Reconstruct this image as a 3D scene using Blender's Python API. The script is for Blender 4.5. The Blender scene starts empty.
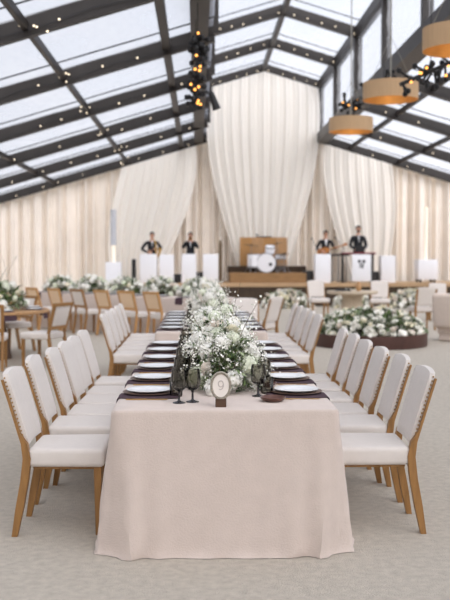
import bpy, bmesh, math, random
from mathutils import Vector, Matrix, Euler
C = bpy.context.scene.collection
PI = math.pi
V = Vector
R = random.Random(7)

# ------------------------------------------------------------------ materials
def lin(c):
    return tuple(((v/255)/12.92 if v/255 <= .04045 else ((v/255+.055)/1.055)**2.4) for v in c)

def mat(name, rgb, rough=.6, metal=0, var=.08, scale=20, bump=0, bscale=None, stretch=None, sheen=0, trans=0, emit=None, estr=0, subs=0, spec=None, rgb2=None, ior=1.45):
    m = bpy.data.materials.new(name); m.use_nodes = True
    nt = m.node_tree; b = nt.nodes['Principled BSDF']
    c = lin(rgb)
    tc = nt.nodes.new('ShaderNodeTexCoord'); mp = nt.nodes.new('ShaderNodeMapping')
    if stretch: mp.inputs['Scale'].default_value = stretch
    nt.links.new(tc.outputs['Object'], mp.inputs['Vector'])
    n = nt.nodes.new('ShaderNodeTexNoise'); n.inputs['Scale'].default_value = scale; n.inputs['Detail'].default_value = 4
    nt.links.new(mp.outputs[0], n.inputs['Vector'])
    cr = nt.nodes.new('ShaderNodeValToRGB')
    c2 = lin(rgb2) if rgb2 else tuple(min(1, v*(1+var)) for v in c)
    c1 = tuple(v*(1-var) for v in c)
    cr.color_ramp.elements[0].position = .3; cr.color_ramp.elements[1].position = .7
    cr.color_ramp.elements[0].color = (*c1, 1); cr.color_ramp.elements[1].color = (*c2, 1)
    nt.links.new(n.outputs['Fac'], cr.inputs[0]); nt.links.new(cr.outputs[0], b.inputs['Base Color'])
    b.inputs['Roughness'].default_value = rough; b.inputs['Metallic'].default_value = metal
    b.inputs['IOR'].default_value = ior
    if sheen: b.inputs['Sheen Weight'].default_value = sheen
    if trans: b.inputs['Transmission Weight'].default_value = trans
    if spec is not None: b.inputs['Specular IOR Level'].default_value = spec
    if emit: b.inputs['Emission Color'].default_value = (*lin(emit), 1); b.inputs['Emission Strength'].default_value = estr
    if bump:
        n2 = nt.nodes.new('ShaderNodeTexNoise'); n2.inputs['Scale'].default_value = bscale or scale*4; n2.inputs['Detail'].default_value = 3
        nt.links.new(mp.outputs[0], n2.inputs['Vector'])
        bp = nt.nodes.new('ShaderNodeBump'); bp.inputs['Strength'].default_value = bump; bp.inputs['Distance'].default_value = .01
        nt.links.new(n2.outputs['Fac'], bp.inputs['Height']); nt.links.new(bp.outputs[0], b.inputs['Normal'])
    return m

def thin(name, rgb, alpha, rough=.8, transl=.5, nscale=1.5, alo=0., ahi=0., stretch=(1, 1, 1), tint=(255, 255, 255)):
    """see-through cloth or vinyl: transparent + diffuse/translucent"""
    m = bpy.data.materials.new(name); m.use_nodes = True
    nt = m.node_tree; nt.nodes.remove(nt.nodes['Principled BSDF']); out = nt.nodes['Material Output']
    d = nt.nodes.new('ShaderNodeBsdfDiffuse'); t = nt.nodes.new('ShaderNodeBsdfTranslucent'); tr = nt.nodes.new('ShaderNodeBsdfTransparent')
    d.inputs[0].default_value = (*lin(rgb), 1); t.inputs[0].default_value = (*lin(rgb), 1); tr.inputs[0].default_value = (*lin(tint), 1)
    mx = nt.nodes.new('ShaderNodeMixShader'); mx.inputs[0].default_value = transl
    nt.links.new(d.outputs[0], mx.inputs[1]); nt.links.new(t.outputs[0], mx.inputs[2])
    m2 = nt.nodes.new('ShaderNodeMixShader'); m2.inputs[0].default_value = alpha
    nt.links.new(tr.outputs[0], m2.inputs[1]); nt.links.new(mx.outputs[0], m2.inputs[2])
    if ahi:
        tc = nt.nodes.new('ShaderNodeTexCoord'); mp = nt.nodes.new('ShaderNodeMapping'); mp.inputs['Scale'].default_value = stretch
        n = nt.nodes.new('ShaderNodeTexNoise'); n.inputs['Scale'].default_value = nscale; n.inputs['Detail'].default_value = 5
        mr = nt.nodes.new('ShaderNodeMapRange'); mr.inputs[1].default_value = .3; mr.inputs[2].default_value = .7
        mr.inputs[3].default_value = alo; mr.inputs[4].default_value = ahi
        nt.links.new(tc.outputs['Object'], mp.inputs[0]); nt.links.new(mp.outputs[0], n.inputs['Vector'])
        nt.links.new(n.outputs['Fac'], mr.inputs[0]); nt.links.new(mr.outputs[0], m2.inputs[0])
    nt.links.new(m2.outputs[0], out.inputs[0])
    return m

M = {}
M['carpet'] = mat('carpet', (184, 175, 162), .95, var=.11, scale=22, bump=.8, bscale=120)
M['drape'] = mat('ivory_drape', (246, 237, 226), .9, var=.04, scale=2, bump=.1)
M['sheer'] = thin('sheer_cloth', (253, 249, 242), .86, transl=.15)
M['vinyl'] = thin('clear_vinyl', (225, 228, 236), .3, transl=.6, nscale=.9, alo=.12, ahi=.5, stretch=(1, .35, 1), tint=(236, 240, 250))
M['bronze'] = mat('dark_bronze_metal', (50, 46, 44), .45, .3, var=.15, scale=3)
M['keder'] = mat('keder_black', (40, 40, 44), .6)
M['linen'] = mat('table_linen', (206, 191, 181), .9, var=.03, scale=14, bump=.25, bscale=120, sheen=.2)
M['uphol'] = mat('upholstery', (216, 208, 201), .9, var=.02, scale=30, bump=.2, bscale=300, sheen=.2)
M['oak'] = mat('oak', (148, 108, 62), .5, var=.2, scale=9, stretch=(4, 4, .6), bump=.1)
M['paleoak'] = mat('honey_oak', (186, 140, 88), .5, var=.15, scale=9, stretch=(4, 4, .6))
M['brass'] = mat('brass', (170, 135, 80), .3, 1)
M['gold'] = mat('gold_steel', (205, 165, 95), .28, 1, var=.03)
M['porc'] = mat('porcelain', (232, 232, 232), .25, var=.01)
M['charger'] = mat('dark_charger', (92, 66, 52), .4, var=.2, scale=18)
M['plum'] = mat('plum_linen', (74, 54, 62), .9, var=.12, scale=40, bump=.3, bscale=200)
M['brown'] = mat('brown_glaze', (92, 60, 50), .3, var=.1)
M['walnut'] = mat('walnut', (84, 60, 44), .55, var=.2, scale=8, stretch=(1, 1, 5))
M['tan'] = mat('tan_wood', (178, 138, 96), .55, var=.2, scale=6, stretch=(6, 6, .7))
M['stagefront'] = mat('stage_brown', (146, 112, 74), .7, var=.2, scale=5, stretch=(.6, 1, 5))
M['stagedark'] = mat('stage_dark', (70, 56, 44), .85, var=.2, scale=5)
M['stagelip'] = mat('stage_lip', (186, 154, 118), .6, var=.1, scale=5, stretch=(.5, 1, 3))
M['rimwood'] = mat('rim_wood', (78, 52, 46), .5, var=.15, scale=8, stretch=(1, 1, .3))
M['white'] = mat('white_lacquer', (238, 238, 242), .45, var=.01)
M['stone'] = mat('stone_cast', (196, 180, 158), .75, var=.06, scale=12, bump=.1)
M['black'] = mat('black_fixture', (24, 24, 26), .5, var=.1)
M['suit'] = mat('suit_cloth', (30, 31, 36), .85, var=.1)
M['skin'] = mat('skin', (206, 158, 132), .55, var=.03)
M['hair'] = mat('dark_hair', (40, 32, 28), .6, var=.2, scale=60)
M['shirt'] = mat('white_shirt', (236, 236, 238), .8, var=.01)
M['grey'] = mat('grey_metal', (150, 150, 154), .35, .8, var=.05)
M['red'] = mat('red_trim', (150, 50, 60), .5)
M['wax'] = mat('ivory_wax', (250, 244, 230), .5, var=.02, emit=(255, 238, 210), estr=.2)
M['frost'] = mat('frosted_acrylic', (196, 198, 204), .4, var=.04)
M['soil'] = mat('soil', (50, 42, 34), .95, var=.3, scale=30)
M['leaf'] = mat('leaf_green', (112, 132, 82), .55, var=.3, scale=5)
M['leafdk'] = mat('leaf_dark', (66, 86, 52), .5, var=.3, scale=5)
M['leafgy'] = mat('leaf_sage', (148, 160, 126), .6, var=.2, scale=5)
M['stem'] = mat('stem_green', (96, 100, 66), .7)
M['twig'] = mat('twig_brown', (110, 92, 70), .8)
M['petal'] = mat('white_petal', (250, 248, 240), .6, var=.03, subs=.1)
M['petalgr'] = mat('greenish_petal', (234, 238, 216), .6, var=.05)
M['cream'] = mat('cream_petal', (246, 240, 218), .6, var=.04)
M['blush'] = mat('blush_petal', (240, 230, 218), .6, var=.04)
M['shade'] = mat('shade_linen', (196, 164, 128), .9, var=.06, scale=6, stretch=(8, 8, .3), bump=.15)
M['goldfoil'] = mat('gold_foil', (204, 160, 104), .45, .4, var=.1, scale=6)
M['bulb'] = mat('warm_bulb', (255, 220, 160), .5, emit=(255, 205, 130), estr=4)
M['fairy'] = mat('fairy_bulb', (255, 240, 215), .5, emit=(255, 232, 200), estr=1.6)
M['amber'] = mat('amber_bulb', (255, 180, 90), .5, emit=(255, 170, 80), estr=1.8)
M['cord'] = mat('cable', (150, 148, 140), .6)
M['frame'] = mat('pewter_frame', (158, 150, 136), .6, .1, var=.35, scale=90)
M['card'] = mat('ivory_card', (238, 230, 222), .7, var=.01)
M['ink'] = mat('grey_ink', (196, 186, 180), .7)
M['sheergrey'] = mat('beige_boucle', (222, 206, 194), .95, var=.05, scale=40, bump=.3)
M['copper'] = mat('cymbal_bronze', (104, 76, 42), .4, .6, var=.1)
M['guitarwood'] = mat('guitar_sunburst', (176, 112, 56), .35, var=.25, scale=8)
def smoke_glass():
    m = bpy.data.materials.new('smoke_glass'); m.use_nodes = True
    nt = m.node_tree; nt.nodes.remove(nt.nodes['Principled BSDF']); out = nt.nodes['Material Output']
    tr = nt.nodes.new('ShaderNodeBsdfTransparent'); tr.inputs[0].default_value = (*lin((222, 221, 216)), 1)
    gl = nt.nodes.new('ShaderNodeBsdfGlossy'); gl.inputs['Roughness'].default_value = .08; gl.inputs[0].default_value = (.8, .8, .8, 1)
    fr = nt.nodes.new('ShaderNodeFresnel'); fr.inputs[0].default_value = 1.5
    mx = nt.nodes.new('ShaderNodeMixShader')
    nt.links.new(fr.outputs[0], mx.inputs[0]); nt.links.new(tr.outputs[0], mx.inputs[1]); nt.links.new(gl.outputs[0], mx.inputs[2])
    nt.links.new(mx.outputs[0], out.inputs[0])
    return m
M['smoke'] = smoke_glass()
M['smokefoot'] = mat('smoke_glass_foot', (44, 42, 44), .15, var=.05)

# ------------------------------------------------------------------ mesh builder
class MB:
    def __init__(s): s.v = []; s.f = []; s.m = []
    def add(s, vs, fs, mi=0):
        o = len(s.v); s.v += [tuple(v) for v in vs]; s.f += [tuple(i+o for i in f) for f in fs]; s.m += [mi]*len(fs)
    def bm(s, bm, mi=0, mx=None):
        if mx is not None: bm.transform(mx)
        bm.verts.index_update()
        s.add([v.co[:] for v in bm.verts], [[v.index for v in f.verts] for f in bm.faces], mi); bm.free()
    def box(s, c, d, bev=0, mx=None, mi=0, seg=2, taper=None):
        b = bmesh.new(); bmesh.ops.create_cube(b, size=1)
        for v in b.verts:
            v.co = V((v.co.x*d[0], v.co.y*d[1], v.co.z*d[2]))
            if taper and v.co.z < 0: v.co.x *= taper; v.co.y *= taper
        if bev: bmesh.ops.bevel(b, geom=b.edges[:], offset=bev, segments=seg, profile=.6, affect='EDGES')
        b.transform(Matrix.Translation(c) if mx is None else mx @ Matrix.Translation(c)); s.bm(b, mi)
    def beam(s, p, q, w, h, mi=0, up=(0, 0, 1)):
        p, q = V(p), V(q); d = (q-p).normalized(); u = V(up); x = d.cross(u).normalized(); u = x.cross(d).normalized()
        vs = []
        for e in (p, q):
            for a, b in ((-1, -1), (1, -1), (1, 1), (-1, 1)): vs.append(e+x*(a*w/2)+u*(b*h/2))
        s.add(vs, [(0, 1, 2, 3), (7, 6, 5, 4), (0, 4, 5, 1), (1, 5, 6, 2), (2, 6, 7, 3), (3, 7, 4, 0)], mi)
    def tube(s, pts, r, n=6, mi=0, cap=True):
        pts = [V(p) for p in pts]; rs = r if isinstance(r, (list, tuple)) else [r]*len(pts)
        vs = []; fs = []
        a = None
        for i, p in enumerate(pts):
            d = (pts[min(i+1, len(pts)-1)]-pts[max(i-1, 0)]).normalized()
            if a is None: a = d.orthogonal().normalized()
            a = (a-d*a.dot(d)).normalized(); b = d.cross(a)
            for k in range(n):
                t = 2*PI*k/n; vs.append(p+(a*math.cos(t)+b*math.sin(t))*rs[i])
        for i in range(len(pts)-1):
            for k in range(n):
                fs.append((i*n+k, i*n+(k+1) % n, (i+1)*n+(k+1) % n, (i+1)*n+k))
        if cap: fs += [tuple(range(n))[::-1], tuple((len(pts)-1)*n+k for k in range(n))]
        s.add(vs, fs, mi)
    def lathe(s, prof, n=24, c=(0, 0, 0), mi=0, mx=None, sq=None):
        vs = []; fs = []
        for (r, z) in prof:
            for k in range(n):
                t = 2*PI*k/n; p = V((r*math.cos(t), r*math.sin(t), z))
                vs.append((mx @ p if mx is not None else p)+V(c))
        for i in range(len(prof)-1):
            for k in range(n): fs.append((i*n+k, i*n+(k+1) % n, (i+1)*n+(k+1) % n, (i+1)*n+k))
        s.add(vs, fs, mi)
    def ball(s, c, r, n=8, m=6, mi=0, sc=(1, 1, 1)):
        b = bmesh.new(); bmesh.ops.create_uvsphere(b, u_segments=n, v_segments=m, radius=1)
        b.transform(Matrix.Translation(c) @ Matrix.Diagonal((r*sc[0], r*sc[1], r*sc[2], 1))); s.bm(b, mi)
    def grid(s, fn, nu, nv, mi=0, wrap=False):
        vs = [fn(i/nu, j/nv) for j in range(nv+1) for i in range(nu+1)]
        fs = [(j*(nu+1)+i, j*(nu+1)+i+1, (j+1)*(nu+1)+i+1, (j+1)*(nu+1)+i) for j in range(nv) for i in range(nu)]
        s.add(vs, fs, mi)
    def mesh(s, name, mats, smooth=True):
        me = bpy.data.meshes.new(name); me.from_pydata(s.v, [], s.f)
        for m in (mats if isinstance(mats, (list, tuple)) else [mats]): me.materials.append(m)
        me.polygons.foreach_set('material_index', s.m)
        if smooth: me.polygons.foreach_set('use_smooth', [True]*len(s.f))
        me.update()
        if smooth:
            try: me.set_sharp_from_angle(angle=math.radians(42))
            except Exception: pass
        return me
    def build(s, name, mats, parent=None, smooth=True):
        return link(name, s.mesh(name, mats, smooth), parent)

def link(name, me, parent=None, loc=None, rot=None, scale=None):
    o = bpy.data.objects.new(name, me); C.objects.link(o)
    if parent: o.parent = parent
    if loc is not None: o.location = loc
    if rot is not None: o.rotation_euler = rot
    if scale is not None: o.scale = (scale,)*3 if isinstance(scale, (int, float)) else scale
    return o
def tag(o, label, cat, group=None):
    o['label'] = label; o['category'] = cat
    if group: o['group'] = group
    elif 'group' in o: del o['group']
    return o
def thing(name, label, cat, loc=(0, 0, 0), rz=0, group=None):
    o = bpy.data.objects.new(name, None); C.objects.link(o); o.empty_display_size = .1
    o.location = loc; o.rotation_euler = (0, 0, rz)
    return tag(o, label, cat, group)
def struct(o): o['kind'] = 'structure'; return o
def kids(o): return [x for x in KID.get(o.name, [])]
KID = {}
def dup(root, loc, rz, label, group=None, scale=None):
    r = root.copy(); C.objects.link(r); r.location = loc; r.rotation_euler = (0, 0, rz); r['label'] = label
    if group: r['group'] = group
    if scale: r.scale = (scale,)*3
    for ch in list(root.children):
        c = ch.copy(); C.objects.link(c); c.parent = r
        for g in list(ch.children):
            d = g.copy(); C.objects.link(d); d.parent = c
    return r
class Kind:
    """first call uses the prototype, later calls copy it"""
    def __init__(s, fn): s.fn = fn; s.proto = None
    def __call__(s, loc, rz, label, group=None, scale=None):
        if s.proto is None:
            s.proto = s.fn(); o = s.proto; o.location = loc; o.rotation_euler = (0, 0, rz); o['label'] = label
            if group: o['group'] = group
            if scale: o.scale = (scale,)*3
            return o
        return dup(s.proto, loc, rz, label, group, scale)

# ------------------------------------------------------------------ camera
F = 930.0; VPX, VPY = 198.0, 257.0; EYE = 1.49
yaw = -math.atan((225-VPX)/F); pit = math.atan((300-VPY)/F)
cd = bpy.data.cameras.new('camera'); cam = bpy.data.objects.new('camera', cd); C.objects.link(cam)
cam.location = (0, 0, EYE); cam.rotation_euler = (PI/2-pit, 0, yaw)
cd.sensor_fit = 'VERTICAL'; cd.sensor_height = 36; cd.sensor_width = 27; cd.lens = F/600*36
cd.dof.use_dof = True; cd.dof.focus_distance = 4.95; cd.dof.aperture_fstop = 2.8
cd.clip_end = 300
bpy.context.scene.camera = cam
def PX(x, Y): return (x-VPX)/F*Y          # world X of photo column x at depth Y
def PZ(y, Y): return EYE-(y-VPY)/F*Y      # world Z of photo row y at depth Y

# ------------------------------------------------------------------ tent
CL, CR, RX = .27, 4.07, 2.17
LOW, EAVE, RIDGE = 5.42, 7.17, 7.74
XL, XR = -8.2, 12.6
SL = .298
def roofz(X):
    if X < CL: return LOW-SL*(CL-X)
    if X > CR: return LOW-SL*(X-CR)
    return EAVE+(RIDGE-EAVE)*(1-abs(X-RX)/(RX-CL))
RY = [31-3.6*i for i in range(13)]   # 31 .. -12.2
YB, YF = 31.0, RY[-1]
mb = MB(); mb.add([(XL, YF-1, 0), (XR, YF-1, 0), (XR, YB+.6, 0), (XL, YB+.6, 0)], [(0, 1, 2, 3)])
struct(mb.build('floor', M['carpet']))

def pleat(x, seed):
    r = seed
    return .55*math.sin(x*19+2.2*math.sin(x*1.7+r))+.35*math.sin(x*31+2.5*math.sin(x*.9+r))+.3*math.sin(x*7.3+r)
mb = MB(); n = 2000
vs = []; fs = []
for i in range(n+1):
    X = XL+(XR-XL)*i/n; p = pleat(X, 0)
    up = .3 if CL < X < CR else .7
    top = roofz(X)
    for k, (zf, am) in enumerate(((0, 1.1), (.55, 1.0), (1, up))):
        vs.append((X, YB+.22+.2*p*am, top*zf))
for i in range(n):
    for k in range(2):
        a = i*3+k; fs.append((a, a+3, a+4, a+1))
mb.add(vs, fs); struct(mb.build('wall_back', M['drape']))
for nm, X in (('wall_left', XL), ('wall_right', XR)):
    mb = MB(); n = 400; vs = []; fs = []
    for i in range(n+1):
        Y = YF+(YB-YF)*i/n
        for z in (0, roofz(X)): vs.append((X+.07*pleat(Y, 2), Y, z))
    for i in range(n): fs.append((i*2, i*2+2, i*2+3, i*2+1))
    mb.add(vs, fs); struct(mb.build(nm, M['drape']))

segs = [((XL, roofz(XL)), (CL, LOW)), ((CL, EAVE), (RX, RIDGE)), ((RX, RIDGE), (CR, EAVE)), ((CR, LOW), (XR, roofz(XR)))]
for j, Y in enumerate(RY):
    for (a, b) in segs:
        m_ = MB(); m_.beam((a[0], Y, a[1]), (b[0], Y, b[1]), .12, .28)
        struct(m_.build('roof_beam', M['bronze'], smooth=False))
    for X in (CL, CR):
        m_ = MB(); m_.box((X, Y, (LOW+EAVE)/2), (.2, .16, EAVE-LOW)); struct(m_.build('roof_post', M['bronze'], smooth=False))
L_ = YB-YF
for X, z, w, h in ((CL-.24, LOW-.02, .3, .3), (CR+.03, LOW-.02, .38, .3), (CL, EAVE, .22, .24), (CR, EAVE, .22, .24), (RX, RIDGE-.05, .12, .16)):
    m_ = MB(); m_.box((X, YF+L_/2, z), (w, L_, h)); struct(m_.build('roof_beam', M['bronze'], smooth=False))
for X in (-.55, -2.35, -4.7, -7.0, CR+1.0, CR+2.6, CR+4.95, CR+7.2):
    m_ = MB(); w = .14 if abs(X+.55) < .01 else .075
    m_.box((X, YF+L_/2, roofz(X)-.0), (w, L_, .12)); struct(m_.build('roof_purlin', M['bronze'], smooth=False))
# vinyl roof panels, one per bay and slope, sagging slightly, with a welded seam line
for j in range(len(RY)-1):
    y1, y0 = RY[j], RY[j+1]
    for (a, b) in segs:
        m_ = MB()
        def fn(u, v, a=a, b=b):
            return (a[0]+(b[0]-a[0])*u, y0+(y1-y0)*v, a[1]+(b[1]-a[1])*u+.13-.06*math.sin(PI*v)+.006*math.sin(u*37+v*5))
        m_.grid(fn, 40, 10)
        o = struct(m_.build('ceiling_panel', M['vinyl']))
        s_ = MB(); v = .76
        s_.tube([V(fn(u/12, v))-V((0, 0, .01)) for u in range(13)], .014, 5)
        s_.build('seam', M['keder'], o)
    for X in (CL, CR):
        m_ = MB(); m_.grid(lambda u, v: (X+.015*math.sin(v*19+u*11), y0+(y1-y0)*u, LOW+.1+(EAVE-LOW-.2)*v), 12, 12)
        struct(m_.build('window', M['vinyl']))

# sheer curtains on the back wall
def sheer(name, label, top, bot, yb, Y, bulge=0, np=16, group='sheer curtains on the back wall'):
    m_ = MB()
    def fn(u, v):
        e = v*v*(3-2*v)*.75+v*.25
        xt = PX(top[0], Y)+(PX(top[1], Y)-PX(top[0], Y))*u
        xb = PX(bot[0], Y)+(PX(bot[1], Y)-PX(bot[0], Y))*u
        X = xt+(xb-xt)*e+bulge*math.sin(PI*v)*(u-.5)
        zt = roofz(xt)-.2; zb = PZ(yb, Y)
        return (X, Y+(.025+.04*v)*math.sin(2*PI*np*u+2*math.sin(5*u))+.02*math.sin(2*PI*np*2.3*u), zt+(zb-zt)*v)
    m_.grid(fn, np*10, 18)
    o = m_.build(name, M['sheer']); tag(o, label, 'curtain', group); return o
sheer('sheer_curtain', 'white sheer swag falling behind the saxophone player from the roof post', (122, 196), (112, 160), 284, 30.6, .5, 8)
sheer('sheer_curtain', 'wide white sheer under the gable, drawn in towards the drum kit', (208, 318), (240, 286), 284, 30.6, .6, 11)
sheer('sheer_curtain', 'white sheer drop behind the keyboard player in the dark suit', (324, 392), (350, 386), 284, 30.6, .4, 7)

mb = MB(); n = 500; vs = []; fs = []
for i in range(n+1):
    X = XL+(XR-XL)*i/n
    for z in (0, roofz(X)): vs.append((X, YF-.1+.08*pleat(X, 4), z))
for i in range(n): fs.append((i*2, i*2+2, i*2+3, i*2+1))
mb.add(vs, fs); struct(mb.build('wall_front', M['drape']))

# ------------------------------------------------------------------ chairs
def chair_side_x(z):   # centre line of the back at height z
    return -.205-.122*max(0, (z-.45)/.43)**1.1
def mk_chair():
    t = thing('dining_chair', '-', 'chair')
    m_ = MB(); b = bmesh.new(); bmesh.ops.create_cube(b, size=1)
    for v in b.verts: v.co = V((v.co.x*.41+.0, v.co.y*(.45 if v.co.x > 0 else .42), v.co.z*.1+.422))
    bmesh.ops.bevel(b, geom=b.edges[:], offset=.028, segments=4, profile=.55, affect='EDGES'); m_.bm(b)
    m_.build('seat', M['uphol'], t)
    # upholstered back: rounded top corners, gently arched
    m_ = MB(); nu, nv = 12, 12; H0, H1 = .49, .868
    def back(u, v, off):
        s = u*2-1; z = H0+(H1-H0)*v
        hw = (.187+.016*v)
        if v > .88: hw *= 1-.10*((v-.88)/.12)**3
        if v < .1: hw *= 1-.06*((.1-v)/.1)**2
        z += .012*(1-s*s)*v
        bow = .02*(1-s*s)
        e = 1-abs(s)**8; e2 = 1-abs(v*2-1)**10
        th = off*(.014+.012*min(e, 1)*e2)
        return (chair_side_x(z)+th-bow*.4+.0, s*hw, z)
    m_.grid(lambda u, v: back(u, v, 1), nu*2, nv); m_.grid(lambda u, v: back(1-u, v, -1), nu*2, nv)
    # close the rim
    for fa in (lambda v: (0, v), lambda v: (1, v)):
        m_.grid(lambda u, v: back(*fa(v), 1-2*u), 1, nv)
    m_.grid(lambda u, v: back(u, 1, 1-2*v), nu*2, 1); m_.grid(lambda u, v: back(u, 0, 1-2*v), nu*2, 1)
    o = m_.build('backrest', M['uphol'], t)
    for s in (-1, 1):
        nl = MB()
        for k in range(17):
            v = .03+.92*k/16; p = V(back(.5+s*.5, v, 0)); nl.ball(p+V((-.006, s*.003, 0)), .0052, 6, 4)
        nl.build('nailhead_trim', M['brass'], o)
    for s in (-1, 1):
        m_ = MB(); pts = []
        for z, x in ((0, -.278), (.15, -.25), (.3, -.222), (.42, -.208), (.5, -.222), (.56, chair_side_x(.56)-.018), (.72, chair_side_x(.72)-.019), (.84, chair_side_x(.84)-.019)):
            w = .03 if z < .1 else (.042 if z < .48 else (.032 if z < .52 else .012))
            pts.append((x, z, w))
        vs = []; fs = []
        for (x, z, w) in pts:
            yy = s*(.195+.006*z); d = .017 if z < .1 else .02
            for a, bb in ((-1, -1), (1, -1), (1, 1), (-1, 1)): vs.append((x+a*w/2, yy+bb*d, z))
        for i in range(len(pts)-1):
            for k in range(4): fs.append((i*4+k, i*4+(k+1) % 4, i*4+4+(k+1) % 4, i*4+4+k))
        fs += [(3, 2, 1, 0), tuple(len(vs)-4+k for k in range(4))]
        m_.add(vs, fs); m_.build('leg', M['oak'], t)
        m_ = MB(); m_.box((.165, s*.18, .195), (.042, .042, .39), .004, taper=.65, seg=1); m_.build('leg', M['oak'], t)
    m_ = MB()
    for (p, q) in (((.16, -.18, .368), (.16, .18, .368)), ((-.17, -.17, .368), (-.17, .17, .368)), ((-.17, -.17, .368), (.16, -.175, .368)), ((-.17, .17, .368), (.16, .175, .368))):
        m_.beam(p, q, .025, .02)
    m_.build('seat_frame', M['oak'], t, smooth=False)
    return t
chair = Kind(mk_chair)
M['warmlitback'] = mat('tan_warm_lit_back', (226, 198, 166), .85, var=.06, scale=60)  # tan rear panels, with the warm light on them put into the colour
def mk_chair2(woodm, rear='uphol'):
    def f():
        t = thing('framed_dining_chair', '-', 'chair')
        m_ = MB(); m_.box((.01, 0, .425), (.44, .46, .09), .028, seg=3); m_.build('seat', M['uphol'], t)
        def bx(z): return -.205-.12*max(0, (z-.45)/.42)
        fr = MB()
        for s in (-1, 1): fr.beam((bx(.47), s*.2, .47), (bx(.86), s*.215, .86), .042, .032, up=(1, 0, .3))
        fr.beam((bx(.85), -.23, .85), (bx(.85), .23, .85), .034, .045); fr.beam((bx(.54), -.2, .54), (bx(.54), .2, .54), .03, .05)
        o = fr.build('back_frame', M[woodm], t, smooth=False)
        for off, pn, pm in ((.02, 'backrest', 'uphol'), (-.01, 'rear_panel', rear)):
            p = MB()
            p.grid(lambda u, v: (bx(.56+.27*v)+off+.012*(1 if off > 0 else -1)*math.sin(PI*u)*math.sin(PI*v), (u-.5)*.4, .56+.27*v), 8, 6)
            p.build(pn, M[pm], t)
        for s in (-1, 1):
            m_ = MB(); m_.beam((-.28, s*.2, 0), (-.2, s*.2, .47), .036, .04, up=(1, 0, 0)); m_.build('leg', M[woodm], t, smooth=False)
            m_ = MB(); m_.box((.19, s*.2, .195), (.042, .042, .39), taper=.65); m_.build('leg', M[woodm], t, smooth=False)
        return t
    return f
chair2 = Kind(mk_chair2('paleoak', 'warmlitback'))
chair2d = Kind(mk_chair2('oak'))

# ------------------------------------------------------------------ long tables
TX = .136; HW = .568; TZ = .735
def cloth(name, label, x0, x1, y0, y1, z, group=None, flare=.088, seed=1, mx=None, pool=True):
    rr = random.Random(seed); m_ = MB(); per = []
    def rect(off, rad):
        pts = []; a, b, c, d = x0-off, x1+off, y0-off*.35, y1+off*.35
        cs = [((b-rad, c+rad), -PI/2), ((b-rad, d-rad), 0), ((a+rad, d-rad), PI/2), ((a+rad, c+rad), PI)]
        for i, ((cx, cy), t0) in enumerate(cs):
            for k in range(9):
                t = t0+PI/2*k/8; pts.append((cx+rad*math.cos(t), cy+rad*math.sin(t)))
            nx = cs[(i+1) % 4]; t1 = t0+PI/2
            p = pts[-1]; q = (nx[0][0]+rad*math.cos(nx[1]), nx[0][1]+rad*math.sin(nx[1]))
            for k in range(1, 40): pts.append((p[0]+(q[0]-p[0])*k/40, p[1]+(q[1]-p[1])*k/40))
        return pts
    lev = [(0, -.022, .035), (.004, -.008, .038), (.014, -.001, .04), (.03, .002, .042)]
    for k in range(1, 15):
        v = k/14; lev.append((.03+(z-.034)*v, .002+flare*v**1.1, .042+.15*v))
    if pool: lev[-1] = (z-.012, flare+.006, .2); lev.append((z-.003, flare+.018, .21))
    ph = [rr.uniform(0, 6) for _ in range(6)]
    n = len(rect(0, .03)); vs = []; fs = []
    for li, (dz, off, rad) in enumerate(lev):
        v = dz/z; pts = rect(off, rad); cx, cy = (x0+x1)/2, (y0+y1)/2
        L = 0
        for i, (px, py) in enumerate(pts):
            q = pts[(i+1) % n]; pr = pts[i-1]; tx, ty = q[0]-pr[0], q[1]-pr[1]; l = math.hypot(tx, ty) or 1
            nx, ny = ty/l, -tx/l; L += math.hypot(px-pr[0], py-pr[1])
            w = .006*math.sin(L*9+ph[0]+2*v)+.004*math.sin(L*17+ph[1]-3*v)+.003*math.sin(L*31+ph[2]+5*v)
            # corner folds
            for (ex, ey) in ((x0, y0), (x1, y0), (x0, y1), (x1, y1)):
                dd = math.hypot(px-ex, py-ey)
                w += .026*math.exp(-(dd/.2)**2)*math.sin(dd*42+ph[3])
            vs.append((px+nx*w*v, py+ny*w*v, z-dz))
    for k in range(len(lev)-1):
        for i in range(n): fs.append((k*n+i, (k+1)*n+i, (k+1)*n+(i+1) % n, k*n+(i+1) % n))
    fs.append(tuple(range(n)))
    m_.add(vs, fs)
    if mx is not None: m_.v = [tuple(mx @ V(v)) for v in m_.v]
    o = m_.build(name, M['linen']); tag(o, label, 'tablecloth', group); return o
NY0, NY1 = 4.565, 8.27
FY0, FY1 = 9.35, 12.85
cloth('tablecloth', 'floor-length blush linen tablecloth on the nearest long table', TX-HW, TX+HW, NY0, NY1, TZ, 'tablecloths', seed=3)
cloth('tablecloth', 'linen tablecloth on the second long table, straight behind the nearest one', TX-HW, TX+HW, FY0, FY1, TZ, 'tablecloths', seed=5)
ORD = ['nearest', 'second', 'third', 'fourth', 'fifth', 'sixth']

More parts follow.
